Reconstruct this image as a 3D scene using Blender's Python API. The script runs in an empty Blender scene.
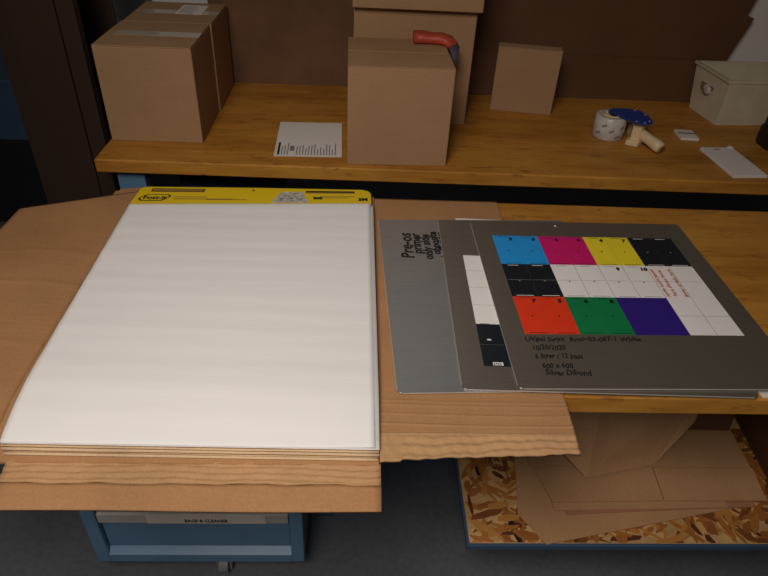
import bpy, bmesh, math, random
from mathutils import Vector, Matrix
random.seed(7)
S = bpy.context.scene
C = S.collection

# ------------------------------------------------------------------ camera
def setup_camera():
    pitch, yaw, roll = 0.635226, 0.0561882, 0.0546928
    cp, sp, cy, sy = math.cos(pitch), math.sin(pitch), math.cos(yaw), math.sin(yaw)
    fwd = Vector((sy*cp, cy*cp, -sp)); right = Vector((cy, -sy, 0)); up = right.cross(fwd)
    r = math.cos(roll)*right + math.sin(roll)*up
    u = -math.sin(roll)*right + math.cos(roll)*up
    cam = bpy.data.cameras.new('camera'); o = bpy.data.objects.new('camera', cam); C.objects.link(o)
    m = Matrix((r, u, -fwd)).transposed().to_4x4()
    m.translation = (0.5908, -0.7142, 1.7134)
    o.matrix_world = m
    cam.sensor_width = 36; cam.sensor_fit = 'HORIZONTAL'
    cam.lens = 627.83/768*36
    cam.clip_start = 0.02
    cam.dof.use_dof = False
    S.camera = o
setup_camera()

# ------------------------------------------------------------------ world, lights, exposure
w = bpy.data.worlds.new('world'); S.world = w; w.use_nodes = True
w.node_tree.nodes['Background'].inputs[0].default_value = (0.55, 0.65, 0.8, 1)
w.node_tree.nodes['Background'].inputs[1].default_value = 0.02

def area(name, loc, target, size, power, col, sy=None):
    l = bpy.data.lights.new(name, 'AREA'); l.size = size; l.energy = power; l.color = col
    if sy: l.shape = 'RECTANGLE'; l.size_y = sy
    o = bpy.data.objects.new(name, l); C.objects.link(o); o.location = loc
    o.rotation_euler = (Vector(target)-Vector(loc)).to_track_quat('-Z', 'Y').to_euler()
    return o
wl = area('ceiling_lamp', (0.14, -1.05, 2.70), (0.50, 0.25, 0.86), 0.8, 13, (1.0, 0.905, 0.825))
wl.data.spread = math.radians(100)
area('panel_sheen_fill', (0.8, 2.35, 2.95), (0.8, 2.35, 0.0), 1.0, 1.5, (0.95, 0.97, 1.0))  # unseen source, added to give the silver panels their sheen
area('aisle_lamp', (0.35, -1.9, 2.90), (0.75, 0.2, 0.2), 0.9, 6.5, (0.92, 0.95, 1.0)).data.spread = math.radians(110)

S.view_settings.view_transform = 'Standard'
S.view_settings.look = 'None'
S.view_settings.gamma = 1
S.view_settings.use_curve_mapping = False
S.view_settings.exposure = -0.02

# ------------------------------------------------------------------ materials
def new_mat(name):
    m = bpy.data.materials.new(name); m.use_nodes = True
    nt = m.node_tree; b = nt.nodes['Principled BSDF']
    return m, nt, b
def col4(c): return (c[0], c[1], c[2], 1)
def coord(nt, scale=(1, 1, 1), rot=(0, 0, 0)):
    tc = nt.nodes.new('ShaderNodeTexCoord'); mp = nt.nodes.new('ShaderNodeMapping')
    mp.inputs['Scale'].default_value = scale; mp.inputs['Rotation'].default_value = rot
    nt.links.new(tc.outputs['Object'], mp.inputs['Vector'])
    return mp.outputs['Vector']
def noise(nt, vec, scale, detail=4, rough=0.55):
    n = nt.nodes.new('ShaderNodeTexNoise'); n.inputs['Scale'].default_value = scale
    n.inputs['Detail'].default_value = detail; n.inputs['Roughness'].default_value = rough
    nt.links.new(vec, n.inputs['Vector']); return n.outputs['Fac']
def ramp(nt, fac, stops):
    r = nt.nodes.new('ShaderNodeValToRGB'); e = r.color_ramp.elements
    while len(e) < len(stops): e.new(0.5)
    for i, (p, c) in enumerate(stops):
        e[i].position = p; e[i].color = col4(c) if len(c) == 3 else c
    nt.links.new(fac, r.inputs['Fac']); return r.outputs['Color']
def mix(nt, fac, a, b, mode='MIX'):
    n = nt.nodes.new('ShaderNodeMix'); n.data_type = 'RGBA'; n.blend_type = mode
    for sock, v in ((n.inputs[0], fac), (n.inputs[6], a), (n.inputs[7], b)):
        if isinstance(v, (int, float)): sock.default_value = v
        elif isinstance(v, tuple): sock.default_value = col4(v)
        else: nt.links.new(v, sock)
    return n.outputs[2]
def bump(nt, b, h, strength, dist=0.002):
    n = nt.nodes.new('ShaderNodeBump'); n.inputs['Strength'].default_value = strength
    n.inputs['Distance'].default_value = dist
    nt.links.new(h, n.inputs['Height']); nt.links.new(n.outputs['Normal'], b.inputs['Normal'])
def plain(name, c, rough=0.5, metal=0.0, var=0.08, scale=30, spec=0.5):
    m, nt, b = new_mat(name)
    v = coord(nt); n = noise(nt, v, scale)
    lo = tuple(x*(1-var) for x in c); hi = tuple(min(1, x*(1+var)) for x in c)
    nt.links.new(ramp(nt, n, [(0.3, lo), (0.7, hi)]), b.inputs['Base Color'])
    b.inputs['Roughness'].default_value = rough; b.inputs['Metallic'].default_value = metal
    b.inputs['Specular IOR Level'].default_value = spec
    return m
def kraft(name, c, flute=(0, 1, 0), flute_strength=0.15, rough=0.8, mottle=0.14):
    m, nt, b = new_mat(name)
    v = coord(nt)
    big = noise(nt, v, 5, 3); fine = noise(nt, coord(nt, (1, 1, 1)), 220, 2)
    lo = tuple(x*(1-mottle) for x in c); hi = tuple(x*(1+mottle) for x in c)
    base = ramp(nt, big, [(0.3, lo), (0.7, hi)])
    base = mix(nt, 0.25, base, ramp(nt, fine, [(0.35, tuple(x*0.7 for x in c)), (0.65, tuple(x*1.25 for x in c))]))
    st = tuple(3.0 if f == 0 else 60.0 for f in flute)
    streak = noise(nt, coord(nt, st), 2.2, 3)
    base = mix(nt, 0.14, base, ramp(nt, streak, [(0.35, tuple(x*0.82 for x in c)), (0.65, tuple(x*1.12 for x in c))]))
    nt.links.new(base, b.inputs['Base Color'])
    b.inputs['Roughness'].default_value = rough; b.inputs['Specular IOR Level'].default_value = 0.25
    wv = nt.nodes.new('ShaderNodeTexWave'); wv.wave_type = 'BANDS'; wv.bands_direction = 'XYZ'[flute.index(1)]
    wv.inputs['Scale'].default_value = 22; wv.inputs['Distortion'].default_value = 0.0
    nt.links.new(v, wv.inputs['Vector'])
    bump(nt, b, wv.outputs['Fac'], flute_strength, 0.0012)
    return m
def bench_wood(name):
    m, nt, b = new_mat(name)
    v = coord(nt)
    g1 = noise(nt, coord(nt, (1.3, 16, 16)), 3.2, 8, 0.6)
    g2 = noise(nt, coord(nt, (0.8, 5, 5)), 2.3, 4)
    spots = noise(nt, coord(nt, (4, 14, 14)), 3.2, 6, 0.7)
    scuff = noise(nt, coord(nt, (8, 14, 14), (0, 0, 0.25)), 2.2, 6, 0.7)
    c = ramp(nt, g1, [(0.25, (0.25, 0.088, 0.011)), (0.5, (0.42, 0.175, 0.023)), (0.75, (0.58, 0.275, 0.045))])
    c = mix(nt, 0.5, c, ramp(nt, g2, [(0.3, (0.25, 0.088, 0.012)), (0.7, (0.55, 0.255, 0.042))]))
    worn = noise(nt, coord(nt, (1.5, 4, 4), (0, 0, 0.1)), 1.9, 5, 0.65)
    c = mix(nt, ramp(nt, worn, [(0.46, (0, 0, 0)), (0.66, (0.6, 0.6, 0.6))]), c, (0.54, 0.262, 0.046))
    f = ramp(nt, spots, [(0.55, (0, 0, 0)), (0.70, (0.85, 0.85, 0.85))])
    c = mix(nt, f, c, (0.20, 0.075, 0.018))
    f2 = ramp(nt, scuff, [(0.645, (0, 0, 0)), (0.72, (0.85, 0.85, 0.85))])
    c = mix(nt, f2, c, (0.07, 0.028, 0.012))
    nt.links.new(c, b.inputs['Base Color'])
    b.inputs['Roughness'].default_value = 0.5
    b.inputs['Specular IOR Level'].default_value = 0.2
    bump(nt, b, g1, 0.12, 0.001)
    return m
def metal_panel(name, c, rough, metal=0.75, brush=(1, 40, 40)):
    m, nt, b = new_mat(name)
    n = noise(nt, coord(nt, brush), 12, 4, 0.7)
    base = ramp(nt, n, [(0.3, tuple(x*0.9 for x in c)), (0.7, tuple(x*1.1 for x in c))])
    nt.links.new(base, b.inputs['Base Color'])
    b.inputs['Metallic'].default_value = metal; b.inputs['Roughness'].default_value = rough
    bump(nt, b, noise(nt, coord(nt), 260, 2), 0.05, 0.0005)
    return m
def concrete():
    m, nt, b = new_mat('concrete_floor')
    n = noise(nt, coord(nt), 1.6, 6); n2 = noise(nt, coord(nt), 60, 3)
    c = ramp(nt, n, [(0.3, (0.055, 0.062, 0.072)), (0.7, (0.105, 0.113, 0.125))])
    c = mix(nt, 0.2, c, ramp(nt, n2, [(0.3, (0.07, 0.07, 0.08)), (0.7, (0.2, 0.2, 0.21))]))
    nt.links.new(c, b.inputs['Base Color']); b.inputs['Roughness'].default_value = 0.55
    return m
def osb_base():
    m, nt, b = new_mat('strand_board')
    vor = nt.nodes.new('ShaderNodeTexVoronoi'); vor.inputs['Scale'].default_value = 16
    nt.links.new(coord(nt, (1, 1.6, 1)), vor.inputs['Vector'])
    sep = nt.nodes.new('ShaderNodeSeparateColor'); nt.links.new(vor.outputs['Color'], sep.inputs[0])
    mul = nt.nodes.new('ShaderNodeMath'); mul.operation = 'MULTIPLY'; mul.inputs[1].default_value = 6.28
    nt.links.new(sep.outputs[0], mul.inputs[0])
    vr = nt.nodes.new('ShaderNodeVectorRotate'); vr.rotation_type = 'Z_AXIS'
    nt.links.new(coord(nt), vr.inputs['Vector']); nt.links.new(mul.outputs[0], vr.inputs['Angle'])
    mp = nt.nodes.new('ShaderNodeMapping'); mp.inputs['Scale'].default_value = (8, 90, 8)
    nt.links.new(vr.outputs[0], mp.inputs['Vector'])
    n = noise(nt, mp.outputs[0], 1.5, 4)
    c = ramp(nt, n, [(0.3, (0.38, 0.21, 0.075)), (0.7, (0.52, 0.31, 0.12))])
    c = mix(nt, 0.45, c, ramp(nt, sep.outputs[1], [(0.0, (0.34, 0.18, 0.06)), (1.0, (0.62, 0.40, 0.17))]))
    nt.links.new(c, b.inputs['Base Color']); b.inputs['Roughness'].default_value = 0.75
    return m
def flake_mat():
    m, nt, b = new_mat('wood_flake')
    a = nt.nodes.new('ShaderNodeVertexColor'); a.layer_name = 'flake'
    n = noise(nt, coord(nt, (60, 60, 1)), 6, 3)
    c = mix(nt, 0.5, a.outputs['Color'], ramp(nt, n, [(0.3, (0.6, 0.6, 0.6)), (0.7, (1, 1, 1))]), 'MULTIPLY')
    nt.links.new(c, b.inputs['Base Color']); b.inputs['Roughness'].default_value = 0.7
    return m
def paper_mat(name, c, wrinkle=0.0):
    m, nt, b = new_mat(name)
    n = noise(nt, coord(nt), 3, 3)
    nt.links.new(ramp(nt, n, [(0.3, tuple(x*0.97 for x in c)), (0.7, c)]), b.inputs['Base Color'])
    b.inputs['Roughness'].default_value = 0.7; b.inputs['Specular IOR Level'].default_value = 0.25
    if wrinkle:
        h = noise(nt, coord(nt, (1.3, 9, 1)), 2.5, 3)
        bump(nt, b, h, wrinkle, 0.01)
    return m
def tape_mat():
    m, nt, b = new_mat('clear_packing_tape')
    n = noise(nt, coord(nt), 40, 2)
    nt.links.new(ramp(nt, n, [(0.3, (0.42, 0.33, 0.24)), (0.7, (0.5, 0.40, 0.30))]), b.inputs['Base Color'])
    b.inputs['Roughness'].default_value = 0.15
    return m

M = {}
M['kraft_table'] = kraft('carton_kraft', (0.37, 0.19, 0.082), (0, 1, 0), 0.08)
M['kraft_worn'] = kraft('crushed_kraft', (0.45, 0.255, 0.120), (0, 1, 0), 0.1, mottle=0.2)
M['kraft_edge'] = kraft('carton_edge', (0.60, 0.40, 0.22), (0, 0, 1), 0.3)
M['kraft_box'] = kraft('box_kraft', (0.355, 0.208, 0.104), (0, 0, 1), 0.05, mottle=0.08)
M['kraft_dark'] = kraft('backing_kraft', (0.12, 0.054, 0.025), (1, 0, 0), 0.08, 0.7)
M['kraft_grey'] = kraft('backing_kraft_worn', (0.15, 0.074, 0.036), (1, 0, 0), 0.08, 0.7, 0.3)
M['kraft_upright'] = kraft('standing_kraft', (0.032, 0.017, 0.010), (1, 0, 0), 0.08)  # near-black brown, the upright sheets' own colour
M['kraft_sheet'] = kraft('sheet_kraft', (0.39, 0.215, 0.10), (1, 0, 0), 0.08)
M['kraft_red'] = kraft('sheet_kraft_red', (0.33, 0.15, 0.08), (1, 0, 0), 0.08)
M['wood'] = bench_wood('bench_wood')
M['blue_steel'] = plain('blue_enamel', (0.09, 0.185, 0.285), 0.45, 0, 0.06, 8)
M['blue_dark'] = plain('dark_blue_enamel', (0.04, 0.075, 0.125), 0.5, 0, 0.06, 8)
M['black'] = plain('black_plastic', (0.012, 0.012, 0.013), 0.45)
M['ink'] = plain('black_marker', (0.012, 0.010, 0.009), 0.5)
M['ink_red'] = plain('red_marker', (0.55, 0.10, 0.08), 0.5)
M['ink_grey'] = plain('grey_print', (0.22, 0.21, 0.20), 0.6)
M['white'] = paper_mat('pad_paper', (0.80, 0.77, 0.74), 0.15)
M['page_edge'] = kraft('page_edge', (0.62, 0.43, 0.25), (0, 0, 1), 0.6, mottle=0.2)
M['sheet'] = paper_mat('office_paper', (0.72, 0.66, 0.60))
M['yellow'] = plain('header_yellow', (0.74, 0.52, 0.010), 0.35, 0, 0.03, 4)
M['slot'] = plain('slot_brown', (0.28, 0.16, 0.03), 0.6)
M['photo'] = plain('header_picture', (0.45, 0.42, 0.36), 0.5, 0, 0.35, 60)
M['panel_light'] = metal_panel('brushed_silver', (0.46, 0.445, 0.43), 0.40, 0.8)
M['panel'] = metal_panel('satin_silver', (0.31, 0.268, 0.215), 0.36, 0.75)
M['panel_edge'] = metal_panel('cut_edge', (0.70, 0.68, 0.65), 0.4, 0.5)
M['cyan'] = plain('print_cyan', (0.02, 0.30, 0.72), 0.3, 0, 0.04)
M['magenta'] = plain('print_magenta', (0.60, 0.014, 0.145), 0.3, 0, 0.04)
M['yel'] = plain('print_yellow', (0.82, 0.66, 0.03), 0.3, 0, 0.04)
M['blk'] = plain('print_black', (0.014, 0.016, 0.020), 0.22, 0, 0.04)
M['red'] = plain('print_red', (0.74, 0.045, 0.014), 0.3, 0, 0.04)
M['green'] = plain('print_green', (0.008, 0.19, 0.06), 0.3, 0, 0.04)
M['blue'] = plain('print_blue', (0.035, 0.015, 0.20), 0.3, 0, 0.04)
M['wht'] = plain('print_white', (0.84, 0.81, 0.77), 0.35, 0, 0.02)
M['tape'] = tape_mat()
M['cream'] = plain('cream_plastic', (0.68, 0.52, 0.30), 0.4, 0, 0.06, 14)
M['tote'] = plain('tote_plastic', (0.60, 0.52, 0.38), 0.5, 0, 0.12, 10)
M['tape_roll'] = plain('tape_roll_white', (0.55, 0.50, 0.45), 0.3, 0, 0.12, 35)
M['gun_blue'] = plain('gun_blue', (0.010, 0.045, 0.24), 0.35, 0, 0.05)
M['steel'] = plain('steel', (0.5, 0.5, 0.5), 0.35, 0.9)
M['red_cloth'] = plain('red_vinyl', (0.42, 0.055, 0.025), 0.5, 0, 0.15, 25)
M['blue_grey'] = plain('dark_navy_fabric', (0.05, 0.045, 0.06), 0.7)
M['wall'] = plain('painted_wall', (0.52, 0.51, 0.50), 0.8, 0, 0.04, 3)
M['ceiling'] = plain('ceiling_board', (0.30, 0.29, 0.28), 0.9, 0, 0.05, 3)
M['label_strip'] = plain('label_holder', (0.42, 0.36, 0.31), 0.5, 0, 0.05)
M['label_paper'] = plain('label_paper', (0.62, 0.52, 0.43), 0.6, 0, 0.03)
M['rubber'] = plain('caster_rubber', (0.2, 0.2, 0.2), 0.6)
M['floor'] = concrete(); M['osb'] = osb_base(); M['flake'] = flake_mat()

# ------------------------------------------------------------------ mesh helpers
def put(o, parent=None):
    C.objects.link(o)
    if parent: o.parent = parent
    return o
def tag(o, label=None, cat=None, group=None, kind=None):
    if label: o['label'] = label
    if cat: o['category'] = cat
    if group: o['group'] = group
    if kind: o['kind'] = kind
    return o
def thing(name, label, cat, loc, rz=0, group=None):
    o = bpy.data.objects.new(name, None); o.location = loc; o.rotation_euler = (0, 0, rz)
    o.empty_display_size = 0.05
    put(o); return tag(o, label, cat, group)
def finish(name, bm, mat, parent=None, loc=None, smooth=False):
    """bmesh in the parent's local space (or the world's, when it has none)"""
    bmesh.ops.recalc_face_normals(bm, faces=bm.faces)
    me = bpy.data.meshes.new(name); bm.to_mesh(me); bm.free()
    me.materials.append(M[mat] if isinstance(mat, str) else mat)
    if smooth:
        for p in me.polygons: p.use_smooth = True
    o = bpy.data.objects.new(name, me)
    if loc: o.location = loc
    return put(o, parent)
def solo(name, bm, mat, loc, label, cat, rz=0, smooth=False, kind=None):
    o = finish(name, bm, mat, None, loc, smooth); o.rotation_euler = (0, 0, rz)
    return tag(o, label, cat, None, kind)
def BM(): return bmesh.new()
def box(bm, x0, x1, y0, y1, z0, z1, bev=0.0, seg=2):
    vs = [bm.verts.new((x, y, z)) for z in (z0, z1) for y in (y0, y1) for x in (x0, x1)]
    f = [(0, 2, 3, 1), (4, 5, 7, 6), (0, 1, 5, 4), (2, 6, 7, 3), (0, 4, 6, 2), (1, 3, 7, 5)]
    fs = [bm.faces.new([vs[i] for i in q]) for q in f]
    if bev:
        es = {e for fc in fs for e in fc.edges}
        bmesh.ops.bevel(bm, geom=list(es), offset=bev, segments=seg, affect='EDGES', profile=0.5)
    return bm
def prism(bm, pts, z0, z1, bev=0.0):
    """polygon in xy, extruded; z0 / z1 may be functions of (x, y)"""
    f0 = z0 if callable(z0) else (lambda x, y: z0)
    f1 = z1 if callable(z1) else (lambda x, y: z1)
    lo = [bm.verts.new((x, y, f0(x, y))) for x, y in pts]
    hi = [bm.verts.new((x, y, f1(x, y))) for x, y in pts]
    n = len(pts)
    fs = [bm.faces.new(lo[::-1]), bm.faces.new(hi)]
    for i in range(n):
        j = (i+1) % n
        fs.append(bm.faces.new((lo[i], lo[j], hi[j], hi[i])))
    if bev:
        es = {e for fc in fs for e in fc.edges}
        bmesh.ops.bevel(bm, geom=list(es), offset=bev, segments=1, affect='EDGES')
    return bm
def rrect(x0, x1, y0, y1, r, n=5):
    pts = []
    for cx, cy, a in ((x1-r, y1-r, 0), (x0+r, y1-r, 90), (x0+r, y0+r, 180), (x1-r, y0+r, 270)):
        for k in range(n+1):
            t = math.radians(a+90*k/n); pts.append((cx+r*math.cos(t), cy+r*math.sin(t)))
    return pts
def cyl(bm, c, r, h, axis='Z', n=28, r2=None, bev=0.0):
    m = {'Z': Matrix(), 'X': Matrix.Rotation(math.pi/2, 4, 'Y'), 'Y': Matrix.Rotation(math.pi/2, 4, 'X')}[axis]
    bmesh.ops.create_cone(bm, cap_ends=True, segments=n, radius1=r, radius2=r if r2 is None else r2, depth=h,
                          matrix=Matrix.Translation(c) @ m)
    return bm
def lathe(bm, prof, n=32, c=(0, 0)):
    rings = []
    for r, z in prof:
        rings.append([bm.verts.new((c[0]+r*math.cos(2*math.pi*k/n), c[1]+r*math.sin(2*math.pi*k/n), z)) for k in range(n)])
    for a, b in zip(rings, rings[1:]):
        for k in range(n):
            bm.faces.new((a[k], a[(k+1) % n], b[(k+1) % n], b[k]))
    return bm
def sweep(bm, path, w, h, n=10, power=4):
    """rounded bar along a 3-D path; w, h are lists of half widths"""
    rings = []
    for i, p in enumerate(path):
        p = Vector(p)
        t = (Vector(path[min(i+1, len(path)-1)])-Vector(path[max(i-1, 0)])).normalized()
        s = t.cross(Vector((0, 0, 1)))
        s = s.normalized() if s.length > 1e-4 else Vector((1, 0, 0))
        u = s.cross(t)
        ring = []
        for k in range(n*2):
            a = math.pi*k/n; ca, sa = math.cos(a), math.sin(a)
            q = (abs(ca)**power+abs(sa)**power)**(-1/power)
            ring.append(bm.verts.new(p+s*(w[i]*q*ca)+u*(h[i]*q*sa)))
        rings.append(ring)
    for a, b in zip(rings, rings[1:]):
        for k in range(len(a)):
            bm.faces.new((a[k], a[(k+1) % len(a)], b[(k+1) % len(a)], b[k]))
    bm.faces.new(rings[0][::-1]); bm.faces.new(rings[-1])
    return bm
def sheet(bm, f, nu, nv, th):
    """slab over a surface f(u, v) -> (x, y, z), thickness th downwards"""
    top = [[bm.verts.new(f(i/nu, j/nv)) for j in range(nv+1)] for i in range(nu+1)]
    bot = [[bm.verts.new(Vector(f(i/nu, j/nv))-Vector((0, 0, th))) for j in range(nv+1)] for i in range(nu+1)]
    for i in range(nu):
        for j in range(nv):
            bm.faces.new((top[i][j], top[i+1][j], top[i+1][j+1], top[i][j+1]))
            bm.faces.new((bot[i][j], bot[i][j+1], bot[i+1][j+1], bot[i+1][j]))
    for i in range(nu):
        bm.faces.new((top[i][0], bot[i][0], bot[i+1][0], top[i+1][0]))
        bm.faces.new((top[i][nv], top[i+1][nv], bot[i+1][nv], bot[i][nv]))
    for j in range(nv):
        bm.faces.new((top[0][j], top[0][j+1], bot[0][j+1], bot[0][j]))
        bm.faces.new((top[nu][j], bot[nu][j], bot[nu][j+1], top[nu][j+1]))
    return bm
def text(name, s, size, mat, parent, loc, rot=(0, 0, 0), shear=0.0, bold=0.0, sx=1.0, align='LEFT', jitter=0.0):
    cu = bpy.data.curves.new(name, 'FONT'); cu.body = s; cu.size = size; cu.shear = shear; cu.offset = bold
    cu.align_x = align; cu.resolution_u = 2; cu.extrude = 0.00015
    t = bpy.data.objects.new('tmp', cu); C.objects.link(t)
    bpy.context.view_layer.update()
    me = bpy.data.meshes.new_from_object(t.evaluated_get(bpy.context.evaluated_depsgraph_get()))
    bpy.data.objects.remove(t); bpy.data.curves.remove(cu)
    if jitter:
        for v in me.vertices:
            v.co.y += jitter*math.sin(v.co.x/size*2.1+len(s))+0.5*jitter*math.sin(v.co.x/size*5.3)
    for v in me.vertices: v.co.x *= sx
    me.name = name; me.materials.clear(); me.materials.append(M[mat])
    o = bpy.data.objects.new(name, me); o.location = loc; o.rotation_euler = rot
    return put(o, parent)

# ------------------------------------------------------------------ the room
def struct(name, bm, mat, loc=(0, 0, 0)):
    o = finish(name, bm, mat, None, loc); o['kind'] = 'structure'; return o
struct('floor', box(BM(), -2.6, 4.2, -3.0, 2.9, -0.1, 0.0), 'floor')
struct('wall_back', box(BM(), -2.6, 4.2, 2.9, 3.0, 0.0, 3.1), 'wall')
struct('wall_left', box(BM(), -2.7, -2.6, -3.0, 3.0, 0.0, 3.1), 'wall')
struct('wall_right', box(BM(), 4.2, 4.3, -3.0, 3.0, 0.0, 3.1), 'wall')
struct('wall_front', box(BM(), -2.7, 4.3, -3.1, -3.0, 0.0, 3.1), 'wall')
struct('ceiling', box(BM(), -2.7, 4.3, -3.1, 3.0, 3.0, 3.1), 'ceiling')

T = 0.86
# ------------------------------------------------------------------ front bench
fb = thing('workbench', 'front wooden workbench with blue steel legs carrying the easel pad and silver panels', 'workbench', (0.9, 0.49, 0))
def P(name, bm, mat, root, smooth=False):
    """part whose bmesh was written in world coordinates"""
    if isinstance(root.parent, bpy.types.Object): off = root.parent.location+root.location
    else: off = root.location
    rz = root.rotation_euler.z
    mt = Matrix.Rotation(-rz, 4, 'Z') @ Matrix.Translation(-off)
    bmesh.ops.transform(bm, matrix=mt, verts=bm.verts)
    return finish(name, bm, mat, root, None, smooth)
P('bench_top', prism(BM(), [(-0.085, 0.108), (2.35, 0.108), (2.35, 0.850), (-0.085, 0.874)], 0.816, T, 0.003), 'wood', fb)
for x0, y0 in ((0.485, 0.42), (0.485, 0.74), (2.25, 0.16), (2.25, 0.74)):
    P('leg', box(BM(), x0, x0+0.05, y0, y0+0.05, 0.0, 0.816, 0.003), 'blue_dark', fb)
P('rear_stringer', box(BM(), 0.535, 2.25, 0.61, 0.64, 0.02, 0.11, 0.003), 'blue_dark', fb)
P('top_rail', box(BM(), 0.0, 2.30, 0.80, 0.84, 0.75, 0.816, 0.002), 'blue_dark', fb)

# lower shelf of strand board
ls = fb
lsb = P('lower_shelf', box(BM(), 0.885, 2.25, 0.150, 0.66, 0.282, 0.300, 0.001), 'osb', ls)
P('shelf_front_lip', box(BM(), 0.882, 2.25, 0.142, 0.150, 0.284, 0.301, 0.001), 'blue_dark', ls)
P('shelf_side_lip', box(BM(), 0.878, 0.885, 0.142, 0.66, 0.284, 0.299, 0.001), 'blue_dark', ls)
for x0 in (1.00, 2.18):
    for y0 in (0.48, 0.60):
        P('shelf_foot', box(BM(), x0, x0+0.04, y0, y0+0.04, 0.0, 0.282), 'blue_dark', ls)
def flakes():
    bm = BM(); lay = bm.loops.layers.color.new('flake')
    rnd = random.Random(3)
    pal = [(0.64, 0.40, 0.15), (0.56, 0.33, 0.115), (0.46, 0.25, 0.08), (0.70, 0.48, 0.22), (0.34, 0.16, 0.055), (0.13, 0.05, 0.02), (0.60, 0.37, 0.135), (0.80, 0.60, 0.36)]
    wts = [6, 6, 3, 4, 1.2, 0.7, 6, 1.6]
    for k in range(800):
        x = rnd.uniform(0.90, 1.78); y = rnd.uniform(0.156, 0.52); a = rnd.uniform(0, math.pi)
        L = rnd.uniform(0.018, 0.05); wd = rnd.uniform(0.004, 0.012); z = 0.3002+0.0006*rnd.random()
        ca, sa = math.cos(a), math.sin(a)
        q = [(-L, -wd*0.5), (-L*0.3, -wd), (L*0.8, -wd*0.7), (L, wd*0.3), (L*0.2, wd), (-L*0.8, wd*0.6)]
        pts = []
        for u, v in q:
            X = x+u*ca-v*sa; Y = y+u*sa+v*ca
            pts.append((min(max(X, 0.887), 1.82), min(max(Y, 0.1515), 0.56)))
        c = rnd.choices(pal, wts)[0]
        try: f = bm.faces.new([bm.verts.new((px, py, z)) for px, py in pts])
        except ValueError: continue
        for l in f.loops: l[lay] = (c[0], c[1], c[2], 1)
    return bm
fo = P('wood_flakes', flakes(), 'flake', ls); fo['kind'] = 'stuff'

# flattened cartons on the lower shelf
def flat_carton(name, pts, z0, th, mat, label, cat='cardboard', slots=()):
    cx = sum(p[0] for p in pts)/len(pts); cy = sum(p[1] for p in pts)/len(pts)
    bm = prism(BM(), [(x-cx, y-cy) for x, y in pts], 0, th, 0.0006)
    o = solo(name, bm, mat, (cx, cy, z0), label, cat)
    return o
flat_carton('cardboard_sheet', [(1.075, 0.145), (1.62, 0.255), (1.66, 0.36), (1.05, 0.44), (1.02, 0.23)], 0.301, 0.004, 'kraft_sheet',
            'lowest kraft cardboard sheet lying slanted on the strand board shelf')
flat_carton('cardboard_sheet', [(1.145, 0.226), (1.45, 0.243), (1.66, 0.252), (1.68, 0.56), (1.13, 0.56)], 0.3052, 0.004, 'kraft_red',
            'thin reddish cardboard sheet between the slanted sheet and the folded carton', )
flat_carton('cardboard_sheet', [(1.115, 0.236), (1.58, 0.246), (1.60, 0.55), (1.10, 0.55)], 0.3094, 0.004, 'kraft_sheet',
            'narrow cardboard sheet directly under the folded carton on the lower shelf')
fc = thing('folded_carton', 'flattened kraft carton with a slot between two flaps, on the lower shelf', 'carton', (1.4, 0.4, 0.3136))
P('panel', prism(BM(), [(1.08, 0.37), (1.70, 0.37), (1.71, 0.55), (1.07, 0.55)], 0.3136, 0.3196, 0.0006), 'kraft_sheet', fc)
P('flap', prism(BM(), [(1.115, 0.256), (1.410, 0.262), (1.418, 0.368), (1.085, 0.368)], 0.3136, 0.3196, 0.0006), 'kraft_sheet', fc)
P('flap', prism(BM(), [(1.414, 0.262), (1.69, 0.264), (1.705, 0.368), (1.422, 0.368)], 0.3136, 0.3196, 0.0006), 'kraft_sheet', fc)
# open carton leaning back above them: tilted panel and two folded flaps
lc = thing('open_carton', 'dark open carton lying tipped on the folded carton under the bench', 'carton', (1.4, 0.40, 0.320))
def quad_slab(bm, q, th, n=None):
    q = [Vector(v) for v in q]
    nn = (q[1]-q[0]).cross(q[2]-q[0]).normalized()*th
    a = [bm.verts.new(v) for v in q]; b = [bm.verts.new(v-nn) for v in q]
    bm.faces.new(a); bm.faces.new(b[::-1])
    for i in range(len(q)):
        j = (i+1) % len(q); bm.faces.new((a[i], b[i], b[j], a[j]))
    return bm
P('side_panel', quad_slab(BM(), [(1.222, 0.325, 0.326), (1.425, 0.372, 0.326), (1.53, 0.435, 0.43), (1.60, 0.53, 0.55), (1.285, 0.50, 0.55)], 0.004), 'kraft_sheet', lc)
P('flap', quad_slab(BM(), [(1.2215, 0.3255, 0.326), (1.2845, 0.501, 0.55), (1.13, 0.545, 0.55), (1.10, 0.44, 0.40)], 0.004), 'kraft_sheet', lc)
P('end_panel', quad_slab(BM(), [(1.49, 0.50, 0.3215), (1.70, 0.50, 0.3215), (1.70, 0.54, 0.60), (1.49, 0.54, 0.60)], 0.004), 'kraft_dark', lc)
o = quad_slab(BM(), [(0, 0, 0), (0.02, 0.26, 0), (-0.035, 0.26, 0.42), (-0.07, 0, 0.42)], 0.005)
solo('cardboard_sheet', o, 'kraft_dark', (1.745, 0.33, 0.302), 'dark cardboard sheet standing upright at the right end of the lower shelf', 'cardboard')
rb = thing('tape_roll', 'grey roll standing at the right edge of the lower shelf under the bench', 'roll', (1.81, 0.30, 0.3015))
P('tape', lathe(BM(), [(0.032, 0.3015), (0.050, 0.3015), (0.052, 0.3035), (0.052, 0.459), (0.050, 0.461), (0.032, 0.461), (0.032, 0.3015)], 28, (1.81, 0.30)), 'ink_grey', rb, True)
P('core', lathe(BM(), [(0.028, 0.3015), (0.0318, 0.3015), (0.0318, 0.462), (0.028, 0.462), (0.028, 0.3015)], 28, (1.81, 0.30)), 'steel', rb, True)

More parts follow.
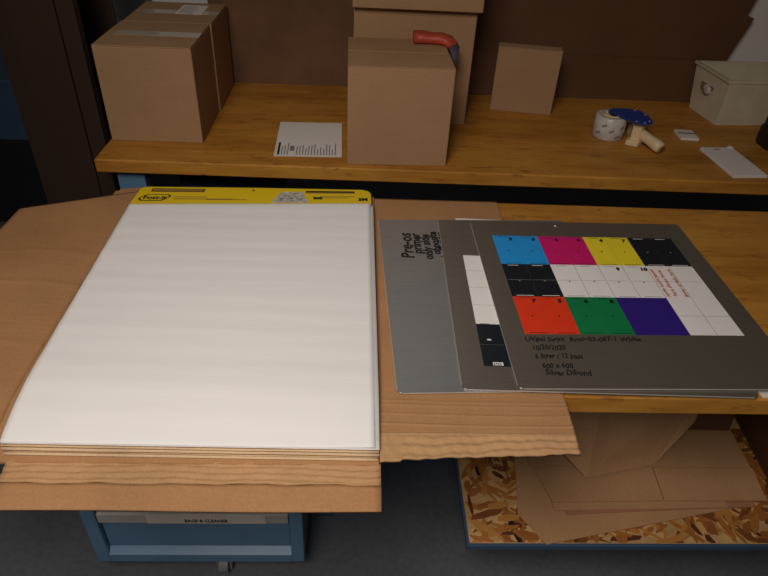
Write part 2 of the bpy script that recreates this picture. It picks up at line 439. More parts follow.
# ------------------------------------------------------------------ blue cabinet on casters
cb = thing('tool_cabinet', 'blue steel rolling cabinet with a drawer label, under the easel pad', 'cabinet', (0.206, 0.45, 0.0))
x0, x1, yf = -0.082, 0.469, 0.22
bm = box(BM(), x0, x1, yf+0.03, 0.72, 0.092, 0.80, 0.003)
P('body', bm, 'blue_steel', cb)
bm = box(BM(), x0, x0+0.035, yf, yf+0.03, 0.092, 0.80, 0.004)
P('stile', bm, 'blue_steel', cb)
P('stile', box(BM(), x1-0.035, x1, yf, yf+0.03, 0.092, 0.80, 0.004), 'blue_steel', cb)
bm = BM()
prof = [(yf+0.001, 0.092), (yf+0.001, 0.124), (yf+0.008, 0.128), (yf+0.029, 0.142), (yf+0.0295, 0.092)]
a = [bm.verts.new((x0+0.035, y, z)) for y, z in prof]; b = [bm.verts.new((x1-0.035, y, z)) for y, z in prof]
bm.faces.new(a); bm.faces.new(b[::-1])
for i in range(5):
    j = (i+1) % 5; bm.faces.new((a[i], a[j], b[j], b[i]))
P('bottom_rail', bm, 'blue_steel', cb)
dr = P('drawer_front', box(BM(), x0+0.037, x1-0.037, yf+0.016, yf+0.0295, 0.143, 0.262, 0.002), 'blue_steel', cb)
lh = P('label_holder', box(BM(), x0+0.037, x1-0.037, yf+0.004, yf+0.0295, 0.264, 0.300, 0.002), 'label_strip', cb)
lp = P('label_card', box(BM(), 0.078, 0.375, yf+0.0025, yf+0.004, 0.266, 0.299), 'label_paper', cb)
text('lettering', 'BAGS & CLEANER', 0.0165, 'ink', cb, Vector((0.226, yf+0.0022, 0.272))-cb.location, (math.pi/2, 0, 0), 0, 0.0006, 0.84, 'CENTER')
P('upper_drawer', box(BM(), x0+0.037, x1-0.037, yf+0.010, yf+0.0295, 0.303, 0.78, 0.002), 'blue_steel', cb)
P('base_lip', box(BM(), 0.015, 0.33, yf+0.012, yf+0.10, 0.080, 0.0915, 0.001), 'blue_dark', cb)
for cx, cy in ((0.02, 0.30), (0.243, 0.262), (0.40, 0.66), (0.02, 0.66)):
    cs = P('caster', cyl(BM(), (cx, cy, 0.036), 0.036, 0.024, 'X', 28), 'rubber', cb)
    f = box(BM(), cx-0.02, cx-0.014, cy-0.022, cy+0.022, 0.02, 0.0795, 0.001); box(f, cx+0.014, cx+0.02, cy-0.022, cy+0.022, 0.02, 0.0795, 0.001)
    box(f, cx-0.02, cx+0.02, cy-0.022, cy+0.022, 0.0775, 0.0917)
    P('caster_fork', f, 'steel', cb)

# ------------------------------------------------------------------ back bench
bb = thing('workbench', 'back wooden workbench carrying the brown boxes and tape gun', 'workbench', (0.9, 1.43, 0))
P('bench_top', prism(BM(), [(-0.211, 1.066), (2.60, 1.030), (2.60, 1.83), (-0.203, 1.83)], 0.816, T, 0.004), 'wood', bb)
for x0, y0 in ((-0.165, 1.10), (-0.165, 1.72), (2.45, 1.10), (2.45, 1.72)):
    P('leg', box(BM(), x0, x0+0.085, y0, y0+0.05, 0.0, 0.816, 0.003), 'blue_steel', bb)
P('top_rail', box(BM(), -0.08, 2.45, 1.74, 1.77, 0.74, 0.816), 'blue_dark', bb)
sb = thing('storage_bin', 'dark blue bin with a pale label under the back workbench', 'bin', (0.10, 1.30, 0.40))
P('bin_body', box(BM(), -0.02, 0.30, 1.15, 1.60, 0.40, 0.69, 0.01), 'blue_dark', sb)
P('label_card', box(BM(), 0.045, 0.075, 1.148, 1.15, 0.60, 0.685), 'ink_grey', sb)
P('lower_shelf', box(BM(), -0.075, 2.45, 1.10, 1.72, 0.37, 0.3995, 0.002), 'blue_dark', bb)

# ------------------------------------------------------------------ cartons
def carton(name, label, loc, w, d, h, rz=0, tape=True, seam='x', mat='kraft_box', lab=False):
    """front-left bottom corner frame centred on the base"""
    o = thing(name, label, 'box', loc, rz)
    finish('body', box(BM(), -w/2, w/2, -d/2, d/2, 0, h-0.0035, 0.003), mat, o)
    g = 0.0012
    if seam == 'x':
        finish('top_flap', box(BM(), -w/2+0.001, w/2-0.001, -d/2+0.001, -g, h-0.0034, h, 0.0012), mat, o)
        finish('top_flap', box(BM(), -w/2+0.001, w/2-0.001, g, d/2-0.001, h-0.0034, h, 0.0012), mat, o)
        if tape:
            finish('packing_tape', box(BM(), -w/2+0.03, w/2+0.0005, -0.025, 0.025, h, h+0.0005), 'tape', o)
    else:
        finish('top_flap', box(BM(), -w/2+0.001, -g, -d/2+0.001, d/2-0.001, h-0.0034, h, 0.0012), mat, o)
        finish('top_flap', box(BM(), g, w/2-0.001, -d/2+0.001, d/2-0.001, h-0.0034, h, 0.0012), mat, o)
        if tape:
            finish('packing_tape', box(BM(), -0.025, 0.025, -d/2, d/2, h, h+0.0005), 'tape', o)
    if lab:
        l = finish('shipping_label', box(BM(), 0.0, 0.09, -0.03, 0.10, h+0.0006, h+0.0011), 'sheet', o)
        for k in range(7):
            finish('print_line', box(BM(), 0.008, 0.05+0.03*random.random(), -0.02+0.016*k, -0.015+0.016*k, 0.0, 0.0003), 'ink_grey', l, (0, 0, h+0.0012))
    return o
carton('carton', 'front cube box of the pair at the left end of the back workbench', (-0.055, 1.347, T), 0.289, 0.281, 0.298, 0.0)
carton('carton', 'rear cube box of the left pair, with a white label on top', (-0.050, 1.6290, T), 0.289, 0.281, 0.298, 0.0, lab=True)
carton('carton', 'pale cube box at the front edge of the back workbench with red strip on top', (0.707, 1.236, T), 0.309, 0.300, 0.302, 0.02, tape=False)
carton('carton', 'taller box standing behind the cube box in the middle', (0.768, 1.600, T), 0.40, 0.33, 0.385, -0.01, tape=False)
carton('carton', 'box stacked on top of the taller middle box, cut off by the frame', (0.772, 1.580, T+0.3852), 0.415, 0.355, 0.22, -0.015, tape=False)
carton('carton', 'small square box standing close to the dark cardboard backing', (1.201, 1.602, T), 0.228, 0.055, 0.235, -0.165, tape=False)
# red strip on the middle cube
rs = thing('red_strip', 'crumpled red vinyl strip draped over the edge of the cube box', 'strip', (0.83, 1.33, T+0.302))
pth = [(0.757, 1.352, T+0.3185), (0.785, 1.352, T+0.3195), (0.815, 1.350, T+0.317), (0.842, 1.345, T+0.318), (0.862, 1.330, T+0.317), (0.8815, 1.310, T+0.306), (0.8845, 1.292, T+0.285), (0.885, 1.28, T+0.262)]
P('band', sweep(BM(), pth[:6], [0.034, 0.034, 0.030, 0.030, 0.026, 0.020], [0.015, 0.016, 0.014, 0.015, 0.013, 0.009], 8), 'red_cloth', rs, True)
P('band_end', sweep(BM(), pth[5:], [0.018, 0.012, 0.008], [0.008, 0.005, 0.003], 8), 'blue_grey', rs, True)

# cardboard backing behind the back bench
def backing(pts, y, th, mat, label, tilt=0.0):
    bm = BM()
    a = [bm.verts.new((x, tilt*(z-T), z-T)) for x, z in pts]; b = [bm.verts.new((x, tilt*(z-T)+th, z-T)) for x, z in pts]
    bm.faces.new(a); bm.faces.new(b[::-1])
    for i in range(len(pts)):
        j = (i+1) % len(pts); bm.faces.new((a[i], b[i], b[j], a[j]))
    return solo('cardboard_sheet', bm, mat, (0, y, T), label, 'cardboard')
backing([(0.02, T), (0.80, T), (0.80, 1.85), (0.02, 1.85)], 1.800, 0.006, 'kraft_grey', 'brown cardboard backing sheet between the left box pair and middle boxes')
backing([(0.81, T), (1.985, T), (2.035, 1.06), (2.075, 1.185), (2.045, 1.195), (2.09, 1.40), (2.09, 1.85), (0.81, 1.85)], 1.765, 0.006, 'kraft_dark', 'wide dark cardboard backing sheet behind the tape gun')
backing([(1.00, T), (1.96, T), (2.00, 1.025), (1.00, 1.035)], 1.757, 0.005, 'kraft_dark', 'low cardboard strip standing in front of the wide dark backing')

solo('wall_stand_in', box(BM(), 0, 0.62, 0, 0.01, 0, 0.72, 0.001), 'sheet', (2.0, 1.84, 0.86-0.0), 'pale grey board added in place of the wall behind the tote at the upper right', 'board').location.z = 0.861  # added board, reads as pale wall where the real one falls in shade
bpy.data.objects['wall_stand_in'].location.y = 1.812
solo('wall_stand_in', box(BM(), 0, 0.24, 0, 0.01, 0, 1.62, 0.001), 'wall', (-0.20, 1.86, 0.0), 'pale board added in place of the wall behind the left pair of boxes at the top edge', 'board')  # added board standing in for the pale wall beyond

# dark cardboard sheets standing left of the benches
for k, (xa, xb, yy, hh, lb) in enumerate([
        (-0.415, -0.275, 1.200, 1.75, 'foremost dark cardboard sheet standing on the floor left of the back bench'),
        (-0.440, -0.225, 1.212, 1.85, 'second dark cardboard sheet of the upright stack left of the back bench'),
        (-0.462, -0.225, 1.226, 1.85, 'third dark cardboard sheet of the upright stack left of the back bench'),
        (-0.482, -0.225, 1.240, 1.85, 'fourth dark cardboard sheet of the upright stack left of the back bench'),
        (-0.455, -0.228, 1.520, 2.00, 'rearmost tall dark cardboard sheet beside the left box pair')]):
    solo('cardboard_sheet', box(BM(), xa, xb, 0, 0.007, 0, hh, 0.001), 'kraft_upright', (0, yy, 0), lb, 'cardboard')
# steel cabinet in the dark left corner
lcab = thing('steel_cabinet', 'blue grey steel cabinet in the dark background at the far left', 'cabinet', (-1.3, 2.3, 0))
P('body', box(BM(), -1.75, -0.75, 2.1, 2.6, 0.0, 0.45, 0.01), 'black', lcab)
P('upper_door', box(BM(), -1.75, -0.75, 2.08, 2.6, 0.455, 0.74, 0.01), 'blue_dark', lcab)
P('handle', box(BM(), -0.90, -0.88, 2.06, 2.08, 0.55, 0.68, 0.004), 'steel', lcab)

# ------------------------------------------------------------------ opened carton under the pad
oc = thing('opened_carton', 'opened flat kraft carton spread under the easel pad with flaps overhanging the bench', 'carton', (0.32, 0.40, T))
def sag(y, amt=1.0, y0=0.13):
    return 0.0 if y > y0 else -amt*1.05*(y0-y)**2
def base_f(u, v):
    x = -0.015+0.652*u; y = -0.035+0.90*v
    return (x, y, T+0.0055+sag(y))
P('base_panel', sheet(BM(), base_f, 6, 24, 0.005), 'kraft_table', oc, False)
def ridge(y, ys, wd=0.004, h=0.002):
    return sum(h*math.exp(-((y-q)/wd)**2) for q in ys)
def left_f(u, v):
    yb = 0.862-(0.115)*(1-u)**1.0
    x = -0.290+0.274*u+0.004*math.sin(v*9)*(1-u); y = -0.035+(yb+0.035)*v
    z = T+0.0056+sag(y)*u+0.012*(1-u)*math.sin(v*3.0)+ridge(y-0.03*math.sin(u*2.5), (0.20, 0.395, 0.52), 0.004, 0.002)
    return (x, y, z)
P('left_flap', sheet(BM(), left_f, 24, 120, 0.005), 'kraft_table', oc, True)
def right_edge(u): return -0.034+0.016*u+0.0008*math.sin(u*23)+0.0006*math.sin(u*61)-(0.003 if u < 0.11 else 0.0)
def right_z(x, y):
    z = T+0.0056+sag(y, 0.55)+ridge(y+0.003*math.sin(x*9), (0.036, 0.058, 0.079, 0.088), 0.0016, 0.0016)
    return z-0.0006*math.exp(-((x-0.675)/0.0022)**2)
def right_f(u, v):
    x = 0.638+0.348*u; y = 0.020+(0.858-0.020)*v**1.7
    return (x, y, right_z(x, y))
P('right_flap', sheet(BM(), right_f, 110, 170, 0.005), 'kraft_table', oc, True)
def right_fold(u, v):
    x = 0.638+0.348*u; yl = right_edge(u); y = yl+(0.0196-yl)*v
    z = right_z(x, y)+(0.0014*math.sin(v*17+1.3*math.sin(u*6)+0.5*math.sin(u*29))*(1 if u > 0.11 else 0.25)+0.0005*math.sin(u*90+v*7))*min(1, 4*(1-v))
    return (x, y, z)
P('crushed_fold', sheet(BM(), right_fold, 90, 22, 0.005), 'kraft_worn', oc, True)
zf = T+0.0055+sag(-0.036)
def strip_f(u, v):
    x0, x1 = 0.018, 0.640
    x = x0+(x1-x0)*u
    y = -0.031-0.038*v+0.0012*math.sin(u*31)*v
    z = zf-0.006*v+0.0008*math.sin(v*21+2.0*math.sin(u*4)+0.8*math.sin(u*19))+0.0008*math.sin(u*70+v*9)
    return (x, y, z)
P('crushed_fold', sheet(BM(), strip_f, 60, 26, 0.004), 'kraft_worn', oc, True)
def front_f(u, v):
    x0, x1 = 0.018-0.004*v, 0.6405
    x = x0+(x1-x0)*u
    y = -0.0695+0.0012*math.sin(u*31)*(1-v)-0.040*v
    z = zf-0.008-0.014*v+0.0018*math.sin(u*7)*v
    return (x, y, z)
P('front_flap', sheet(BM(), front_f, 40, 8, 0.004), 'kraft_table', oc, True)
P('corner_tab', prism(BM(), [(-0.075, 0.835), (-0.012, 0.845), (-0.010, 0.885), (-0.068, 0.874)], T+0.0003, T+0.0052), 'kraft_table', oc)

# ------------------------------------------------------------------ easel pad
ep = thing('easel_pad', 'large white easel pad with a yellow printed header on the opened carton', 'easel pad', (0.32, 0.40, T))
TL, TR = Vector((-0.001, 0.746)), Vector((0.628, 0.784))
BL, BR = Vector((0.011, -0.018)), Vector((0.632, -0.023))
def pad_pt(u, v, dz=0.0, grow=(0, 0, 0, 0)):
    """u across, v from the front edge to the header; grow = extra metres left, right, front, back"""
    a = BL.lerp(BR, u); b = TL.lerp(TR, u); p = a.lerp(b, v)
    x = p.x-grow[0]*(1-u)+grow[1]*u; y = p.y-grow[2]*(1-v)+grow[3]*v
    z = T+0.030+sag(y)*(1.0+0.0*u)
    return (x, y, z+dz)
def page(i, n, z, th, grow, mat, name, wave=0.0, seed=0):
    def f(u, v):
        x, y, zz = pad_pt(u, v, z, grow)
        if wave: zz += wave*(math.sin(u*7+seed)+0.6*math.sin(u*17+seed*2))*max(0, 1-v*6)
        return (x, y, zz)
    return P(name, sheet(BM(), f, 24, 40, th), mat, ep, True)
page(0, 0, -0.0215, 0.0025, (0.000, 0.003, 0.006, 0.09), 'page_edge', 'backing_board')
grows = [(0.001, 0.004, 0.003, 0.0), (0.0, 0.001, 0.001, 0.0), (0.002, 0.005, 0.004, 0.0), (0.0, 0.002, 0.0, 0.0), (0.001, 0.004, 0.002, 0.0), (-0.001, 0.001, 0.0, 0.0)]
for k, g in enumerate(grows):
    page(k, 6, -0.0182+0.0029*k+0.0, 0.0027, g, 'page_edge', 'page_bundle', 0.0005, k*1.7)
page(9, 0, -0.0010, 0.0007, (-0.001, 0.005, 0.0015, 0.0), 'white', 'page', 0.0, 2)
def top_f(u, v):
    x, y, z = pad_pt(u, v, 0.0006, (0.001, -0.003, 0.001, 0.0))
    z += 0.0003*math.sin(v*38+2.2*math.sin(u*2.2))*(0.4+0.6*(1-u))+0.0002*math.sin(v*91+u*3)
    d = (1-u)+v*1.2
    if d < 0.16: z += 0.004*(0.16-d)/0.16
    return (x, y, z)
P('top_page', sheet(BM(), top_f, 60, 140, 0.0007), 'white', ep, True)
# header
bm = BM()
def hpt(u, w, z=0.0):
    p = TL.lerp(TR, u); n = Vector((-0.02, 1.0)); hh = 0.094-0.020*u
    return (p.x+n.x*w*hh*(1-2*u)*-1.0, p.y+w*hh, T+0.030+z)
outl = [(0.0, 0.0), (1.0, 0.0), (1.0, 0.70), (0.992, 0.86), (0.975, 0.96), (0.955, 1.0), (0.5, 1.03), (0.03, 1.0), (0.015, 0.96), (0.005, 0.88)]
up = [bm.verts.new(hpt(u, w, 0.0016)) for u, w in outl]; dn = [bm.verts.new(hpt(u, w, -0.020)) for u, w in outl]
bm.faces.new(up); bm.faces.new(dn[::-1])
for i in range(len(outl)):
    j = (i+1) % len(outl); bm.faces.new((up[i], dn[i], dn[j], up[j]))
hd = P('header', bm, 'yellow', ep)
def hslab(pts, mat, name, z=0.0016, th=0.0004):
    bm = BM()
    a = [bm.verts.new(hpt(u, w, z+th)) for u, w in pts]; b = [bm.verts.new(hpt(u, w, z)) for u, w in pts]
    bm.faces.new(a); bm.faces.new(b[::-1])
    for i in range(len(pts)):
        j = (i+1) % len(pts); bm.faces.new((a[i], b[i], b[j], a[j]))
    return P(name, bm, mat, hd)
def hrect(u0, u1, w0, w1): return [(u0, w0), (u1, w0), (u1, w1), (u0, w1)]
hslab(hrect(0.055, 0.280, 0.70, 0.90), 'ink', 'slot_outline')
hslab(hrect(0.060, 0.275, 0.735, 0.865), 'slot', 'handle_slot', 0.0020)
hslab(hrect(0.715, 0.930, 0.68, 0.86), 'slot', 'slot_outline')
hslab(hrect(0.717, 0.928, 0.75, 0.84), 'ink', 'handle_slot', 0.0020)
hslab([(0.487+0.006*math.cos(t*0.785), 0.86+0.045*math.sin(t*0.785)) for t in range(8)], 'ink', 'hang_hole')
# badge and lettering
bd = [(0.020, 0.28), (0.032, 0.15), (0.120, 0.15), (0.140, 0.30), (0.152, 0.42), (0.140, 0.53), (0.050, 0.53), (0.030, 0.42)]
hslab(bd, 'ink', 'badge_outline')
cx0 = sum(p[0] for p in bd)/8; cy0 = sum(p[1] for p in bd)/8
hslab([(cx0+(u-cx0)*0.88, cy0+(v-cy0)*0.76) for u, v in bd], 'yellow', 'badge', 0.0020)
def htext(s, u, w, size, mat='ink', bold=0.0, sx=1.0):
    q = Vector(hpt(u, w, 0.0026))-ep.location
    a = math.atan2(TR.y-TL.y, TR.x-TL.x)
    return text('lettering', s, size, mat, hd, q, (0, 0, a), 0.0, bold, sx)
htext('Post-it', 0.040, 0.24, 0.024, 'ink', 0.0009, 0.95)
for k, (u0, u1, w0) in enumerate([(0.165, 0.30, 0.36), (0.165, 0.41, 0.24), (0.30, 0.47, 0.20), (0.78, 0.93, 0.43), (0.78, 0.90, 0.33)]):
    hslab(hrect(u0, u1, w0, w0+0.045), 'slot', 'print_line')
htext('300', 0.752, 0.25, 0.016, 'ink', 0.0012)
htext('3M', 0.945, 0.14, 0.020, 'ink', 0.0012)
hslab([(0.575, 0.02), (0.600, 0.55), (0.610, 0.76), (0.705, 0.76), (0.712, 0.50), (0.735, 0.02)], 'photo', 'picture')
for k in range(14):
    u = 0.60+0.11*random.random(); w = 0.1+0.55*random.random()
    hslab([(u, w), (u+0.010+0.014*random.random(), w+0.02), (u+0.012, w+0.08), (u+0.003, w+0.06)], 'ink_grey', 'picture_mark', 0.0020)

# ------------------------------------------------------------------ silver panels
def panel(name, label, TLp, rz, wdt, dep, z0, th, mat):
    """rectangle hanging from its top-left corner, turned by rz"""
    o = thing(name, label, 'panel', (TLp[0], TLp[1], z0), rz)
    finish('plate', prism(BM(), rrect(0, wdt, -dep, 0, 0.009), 0, th, 0.0004), mat, o)
    e = BM()
    finish('cut_edge', prism(e, [(0.010, -dep-0.0006), (wdt-0.010, -dep-0.0006), (wdt-0.010, -dep+0.0002), (0.010, -dep+0.0002)], th*0.25, th*0.98), 'panel_edge', o)
    finish('cut_edge', prism(BM(), [(-0.0006, -dep+0.010), (0.0002, -dep+0.010), (0.0002, -0.010), (-0.0006, -0.010)], th*0.25, th*0.98), 'panel_edge', o)
    return o
ZP = T+0.0066
p1 = panel('silver_panel', 'light brushed silver panel with black handwriting at its top, next to the easel pad', (0.647, 0.733), 0.040, 0.50, 0.632, ZP+0.001, 0.003, 'panel_light')
p2 = panel('silver_panel', 'silver panel with a printed strip of white and black squares, in the middle', (0.806, 0.735), -0.020, 0.566, 0.624, ZP+0.0043, 0.003, 'panel')
p3 = panel('silver_panel', 'silver panel printed with the big colour chart, lying on top', (0.890, 0.728), 0.015, 0.568, 0.617, ZP+0.0080, 0.003, 'panel')
TH = 0.003
def pbox(o, name, x0, x1, y0, y1, mat, z=TH, th=0.0003):
    return finish(name, box(BM(), x0, x1, y0, y1, z, z+th), mat, o)
# handwriting down the light panel
def turned(o, s, x, y, size, bold=0.0011, mat='ink', j=0.001):
    return text('handwriting', s, size, mat, o, (x, y, TH+0.0004), (0, 0, math.radians(90)), 0.1, bold, 1.0, 'LEFT', j)
turned(p1, 'Pre-os', 0.078, -0.185, 0.044)
turned(p1, 'primer', 0.100, -0.165, 0.034)
turned(p1, 'only side', 0.124, -0.190, 0.032)
turned(p1, 'opposite', 0.146, -0.168, 0.030)
turned(p1, 'both sides', 0.164, -0.182, 0.028)
# strip of squares on the middle panel
sx0, sx1 = 0.049, 0.094
ys = [-0.161, -0.227, -0.293, -0.358, -0.424, -0.489, -0.553]
for k in range(6):
    pbox(p2, 'printed_square', sx0, sx1+0.009*(k/5), ys[k+1]+0.0008-0.008, ys[k]-0.0004-0.008, 'wht' if k < 4 else 'blk')
pbox(p2, 'barcode', 0.068, 0.088, -0.558, -0.549, 'wht', TH+0.0003)
for k in range(4): pbox(p2, 'barcode_bar', 0.070+0.004*k, 0.072+0.004*k, -0.558, -0.551, 'blk', TH+0.0006)
pbox(p2, 'print_line', 0.058, 0.078, -0.432, -0.430, 'ink_grey', TH+0.0003)
pbox(p2, 'print_line', 0.066, 0.074, -0.484, -0.480, 'wht', TH+0.0003)
# colour chart
gx, gy = 0.0465, -0.0745
tw, tr = 0.0590, 0.1288
rows = [['cyan', 'cyan', 'magenta', 'magenta', 'yel', 'yel', 'blk', 'blk'],
        ['blk', 'blk', 'wht', 'wht', 'wht', 'wht', 'wht', 'wht'],
        ['red', 'red', 'green', 'green', 'blue', 'blue', 'wht', 'wht']]
rnd = random.Random(5)
marks = {(0, 0): '2', (0, 1): '3', (0, 2): '4', (0, 3): '5', (0, 4): '6', (0, 5): '7', (1, 4): '9', (1, 5): '10', (2, 0): '7', (2, 1): '5', (2, 2): '6', (2, 3): '8'}
for r in range(3):
    for c in range(8):
        m = rows[r][c]; x0 = gx+tw*c; y1 = gy-tr*r; gp = 0.0005 if m != 'blue' else 0.0
        t = pbox(p3, 'printed_tile', x0, x0+tw-gp, y1-tr+gp, y1, m)
        lm = 'ink_grey' if m in ('blk', 'wht') else 'ink'
        zz = TH+0.0003
        if m in ('wht', 'blk') and not (r == 0 and c > 5):
            finish('centre_line', box(BM(), x0+0.002, x0+tw-0.002, y1-tr/2-0.0004, y1-tr/2+0.0004, zz, zz+0.0002), 'ink_grey', t)
        if m != 'blue' and not (m == 'wht' and c > 5):
            finish('print_dot', prism(BM(), rrect(x0+tw/2-0.002, x0+tw/2+0.002, y1-tr/2-0.006, y1-tr/2-0.002, 0.0015, 2), zz, zz+0.0003), 'ink' if m not in ('blk',) else 'ink_grey', t)
            finish('print_line', box(BM(), x0+0.014, x0+0.040, y1-0.0060, y1-0.0045, zz, zz+0.0002), lm if m != 'blk' else 'wht', t)
            finish('print_line', box(BM(), x0+0.010, x0+0.050, y1-tr+0.0035, y1-tr+0.0050, zz, zz+0.0002), lm if m != 'blk' else 'wht', t)
        if m == 'wht' and c < 7:
            finish('divider_line', box(BM(), x0+tw-0.0007, x0+tw+0.0002, y1-tr+0.001, y1-0.001, zz, zz+0.0002), 'ink_grey', t)
        if (r, c) in marks:
            text('handwriting', marks[(r, c)], 0.017, 'ink', p3, (x0+0.040, y1-0.021, TH+0.0006), (0, 0, 0), 0.1, 0.0012)
# red notes up the right white tiles
for s, x, y in (('seven more passes', gx+tw*6+0.012, gy-tr*1.97), ('here shows more', gx+tw*6+0.030, gy-tr*1.95), ('fewer streaks here', gx+tw*6+0.056, gy-tr*1.97)):
    text('handwriting', s, 0.0145, 'ink_red', p3, (x, y, TH+0.0006), (0, 0, math.radians(90)), 0.15, 0.0003, 1.0, 'LEFT', 0.0007)
# black handwriting below the chart
hw = [('UVgel Swyx  Rmo-03-067-1 White', gx-0.001, gy-tr*3-0.022, 0.020, 1.0), ('10/20/2020', gx+0.008, gy-tr*3-0.048, 0.021, 0.84),
      ('6 layer / 12 pass', gx+0.008, gy-tr*3-0.073, 0.021, 0.82), ('600 x 600', gx+0.016, gy-tr*3-0.101, 0.021, 0.84), ('Silver Dibond', gx+0.018, gy-tr*3-0.121, 0.022, 0.86)]
for s, x, y, z, sx in [(q[0], q[1]-0.004, q[2], q[3]*0.95, q[4]*0.91) for q in hw]:
    text('handwriting', s, z, 'ink', p3, (x, y, TH+0.0004), (0, 0, 0.005), 0.2, 0.0005, sx, 'LEFT', 0.0015)
finish('rivet', cyl(BM(), (0.225, -0.021, TH+0.0004), 0.0028, 0.0008, 'Z', 12), 'wht', p3)

# white papers peeking out from under the panels
solo('paper_sheet', box(BM(), -0.06, 0.06, -0.14, 0.14, 0, 0.0004), 'sheet', (0.912, 0.615, ZP+0.0002), 'white paper edge peeking out above the silver panels at the back', 'paper', -0.03)
solo('paper_card', box(BM(), 0, 0.08, 0, 0.10, 0, 0.0004), 'sheet', (1.376, 0.112, T+0.0002), 'white paper corner under the colour chart panel at the front right', 'paper', 0.02)

# ------------------------------------------------------------------ small things on the back bench
ps = thing('printed_sheet', 'white letter sheet with turned text beside the middle cube box', 'paper', (0.427, 1.270, T+0.0002), 0.03)
finish('sheet', box(BM(), -0.107, 0.107, -0.140, 0.140, 0, 0.0005), 'sheet', ps)
finish('heading', box(BM(), -0.098, -0.091, -0.128, -0.035, 0.0005, 0.0007), 'ink', ps)
finish('heading', box(BM(), -0.060, -0.045, -0.100, -0.060, 0.0005, 0.0007), 'ink_grey', ps)
rnd = random.Random(11)
for k in range(19):
    x = -0.086+0.0095*k
    if -0.062 < x < -0.042: continue
    y1 = -0.085+0.05*rnd.random()
    finish('text_line', box(BM(), x, x+0.0035, -0.128, y1, 0.0005, 0.0007), 'ink_grey', ps)
# tape gun lying on its side
tg = thing('tape_gun', 'hand tape gun with blue side plate and cream handle lying on the back bench', 'tape gun', (1.53, 1.42, T))
cxy = (1.482, 1.392); RH = 0.078
P('tape_roll', lathe(BM(), [(0.034, T), (0.051, T), (0.054, T+0.003), (0.054, T+RH-0.003), (0.051, T+RH), (0.034, T+RH), (0.034, T)], 36, cxy), 'tape_roll', tg, True)
P('roll_core', lathe(BM(), [(0.028, T+0.001), (0.0338, T+0.001), (0.0338, T+RH+0.004), (0.028, T+RH+0.004), (0.028, T+0.001)], 32, cxy), 'cream', tg, True)
for a, z in ((-100, 0.036), (-60, 0.048), (-130, 0.052), (-75, 0.016), (-150, 0.024), (-40, 0.026)):
    bm = box(BM(), -0.009, 0.009, -0.001, 0.0006, -0.0035, 0.0035)
    t = math.radians(a)
    bmesh.ops.transform(bm, matrix=Matrix.Translation((cxy[0]+0.0542*math.cos(t), cxy[1]+0.0542*math.sin(t), T+z)) @ Matrix.Rotation(t+math.pi/2, 4, 'Z') @ Matrix.Rotation(-0.4, 4, 'Y'), verts=bm.verts)
    P('printed_mark', bm, 'ink_grey', tg)
pl = [(1.466, 1.398), (1.478, 1.376), (1.505, 1.340), (1.525, 1.292), (1.565, 1.278), (1.588, 1.298), (1.594, 1.360), (1.580, 1.408), (1.530, 1.424), (1.490, 1.420)]
ZB = T+RH+0.007
P('side_plate', prism(BM(), pl, ZB, ZB+0.006, 0.001), 'gun_blue', tg)
for x, y in ((1.577, 1.304), (1.584, 1.362), (1.532, 1.300), (1.562, 1.404), (1.556, 1.290)):
    P('rivet', cyl(BM(), (x, y, ZB+0.0066), 0.003, 0.0014, 'Z', 10), 'cream', tg)
P('frame', prism(BM(), [(1.535, 1.320), (1.562, 1.308), (1.580, 1.324), (1.580, 1.385), (1.552, 1.398), (1.546, 1.355)], T+0.006, ZB-0.0003, 0.002), 'cream', tg)
P('blade_guard', prism(BM(), [(1.518, 1.312), (1.556, 1.294), (1.580, 1.318), (1.532, 1.336)], T+0.0005, T+0.020, 0.003), 'cream', tg)
P('handle', sweep(BM(), [(1.562, 1.352, T+0.040), (1.575, 1.325, T+0.036), (1.592, 1.293, T+0.030), (1.607, 1.262, T+0.024), (1.615, 1.246, T+0.021)], [0.020, 0.018, 0.0175, 0.020, 0.018], [0.020, 0.018, 0.0175, 0.020, 0.017], 8, 2.4), 'cream', tg, True)
P('handle_opening', sweep(BM(), [(1.6142, 1.2475, T+0.021), (1.6168, 1.2425, T+0.0208)], [0.010, 0.009], [0.008, 0.007], 8, 2.2), 'slot', tg, True)

tg.location.x -= 0.012; tg.location.y -= 0.012

# white tote
tt = thing('tote_box', 'off white plastic tote with a hand slot at the right end of the back bench', 'tote', (2.10, 1.60, T))
hz = 0.160
bo = [(1.926, 1.518), (2.30, 1.545), (2.285, 1.735), (1.905, 1.702)]
to = [(1.920, 1.508), (2.34, 1.530), (2.325, 1.760), (1.900, 1.742)]
def inset(q, d):
    c = Vector((sum(p[0] for p in q)/4, sum(p[1] for p in q)/4))
    return [tuple(Vector(p)+(c-Vector(p)).normalized()*d) for p in q]
for k, nm in enumerate(('front_side', 'right_side', 'rear_side', 'left_side')):
    j = (k+1) % 4; bi, ti = inset(bo, 0.006), inset(to, 0.006)
    bm = BM()
    v = [bm.verts.new(p) for p in ((*bo[k], T), (*bo[j], T), (*to[j], T+hz), (*to[k], T+hz), (*bi[k], T), (*bi[j], T), (*ti[j], T+hz), (*ti[k], T+hz))]
    for q in ((0, 1, 2, 3), (4, 7, 6, 5), (0, 4, 5, 1), (3, 2, 6, 7), (0, 3, 7, 4), (1, 5, 6, 2)): bm.faces.new([v[i] for i in q])
    P('side_wall', bm, 'tote', tt)
P('bottom', prism(BM(), inset(bo, 0.006), T+0.0005, T+0.006), 'tote', tt)
bm = BM(); ro, ri = inset(to, -0.008), inset(to, 0.007)
for k in range(4):
    j = (k+1) % 4
    prism(bm, [ro[k], ro[j], ri[j], ri[k]], T+hz, T+hz+0.010)
P('rim', bm, 'tote', tt)
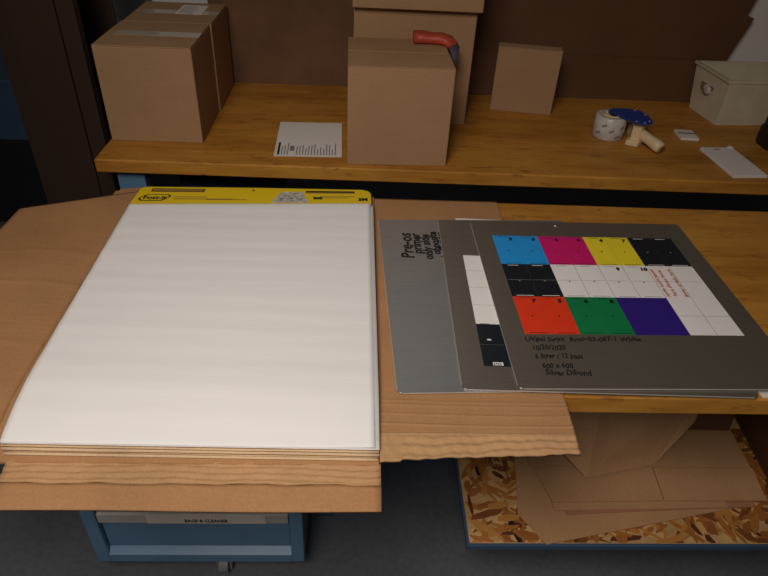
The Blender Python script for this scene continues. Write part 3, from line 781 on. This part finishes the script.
# hand slot and crumpled film in it, on the left wall
def lwall(s, z, out):
    b0, b1, t0, t1 = Vector(bo[3]), Vector(bo[0]), Vector(to[3]), Vector(to[0])
    p = b0.lerp(b1, s).lerp(t0.lerp(t1, s), z/hz); n = Vector((-1, -0.1))
    return (p.x+n.x*out, p.y+n.y*out, T+z)
bm = BM()
q = [lwall(0.25, 0.085, 0.0012), lwall(0.62, 0.085, 0.0012), lwall(0.66, 0.115, 0.0012), lwall(0.25, 0.115, 0.0012)]
quad_slab(bm, q, 0.0008); P('hand_slot', bm, 'slot', tt)
bm = BM(); bmesh.ops.create_icosphere(bm, subdivisions=3, radius=1)
for v in bm.verts:
    f = 1+0.25*math.sin(v.co.x*7+v.co.y*5)*math.sin(v.co.z*6+1)
    v.co = Vector((v.co.x*0.007, v.co.y*0.030, v.co.z*0.017))*f
bmesh.ops.translate(bm, verts=bm.verts, vec=lwall(0.48, 0.098, 0.006)); P('crumpled_film', bm, 'tape_roll', tt, True)
def fwall(s, z):
    p = Vector(bo[0]).lerp(Vector(bo[1]), s).lerp(Vector(to[0]).lerp(Vector(to[1]), s), z/hz); return (p.x, p.y-0.0012, T+z)
for s, z, L in ((0.40, 0.045, 0.14), (0.42, 0.075, 0.10)):
    bm = BM(); quad_slab(bm, [fwall(s, z), fwall(s+L, z+0.004), fwall(s+L, z+0.008), fwall(s, z+0.004)], 0.0005); P('scuff_mark', bm, 'ink_grey', tt)

# white notepad, small card box, black case
nb = thing('notepad', 'thin white notepad lying near the front right of the back bench', 'notepad', (1.83, 1.18, T), 0.07)
finish('pages', box(BM(), -0.058, 0.058, -0.108, 0.108, 0, 0.009, 0.001), 'sheet', nb)
finish('red_mark', prism(BM(), rrect(-0.020, 0.004, 0.086, 0.094, 0.0035, 3), 0.009, 0.0094), 'ink_red', nb)
finish('corner_fold', prism(BM(), [(0.034, 0.100), (0.056, 0.098), (0.057, 0.110), (0.046, 0.114)], 0.009, 0.013), 'sheet', nb)
sc = thing('staple_box', 'small white box with a grey stripe between tape gun and tote', 'box', (1.765, 1.398, T), -0.06)
finish('body', box(BM(), -0.032, 0.032, -0.038, 0.038, 0, 0.010, 0.0012), 'sheet', sc)
finish('lid_stripe', box(BM(), -0.031, 0.031, -0.002, 0.010, 0.010, 0.0105), 'ink_grey', sc)
bc = thing('black_case', 'black rounded case at the right edge in front of the tote', 'case', (2.075, 1.33, T))
P('body', prism(BM(), rrect(2.005, 2.145, 1.26, 1.40, 0.04), T, T+0.065, 0.006), 'black', bc)
P('lid', prism(BM(), rrect(2.011, 2.139, 1.266, 1.394, 0.036), T+0.066, T+0.098, 0.008), 'black', bc)
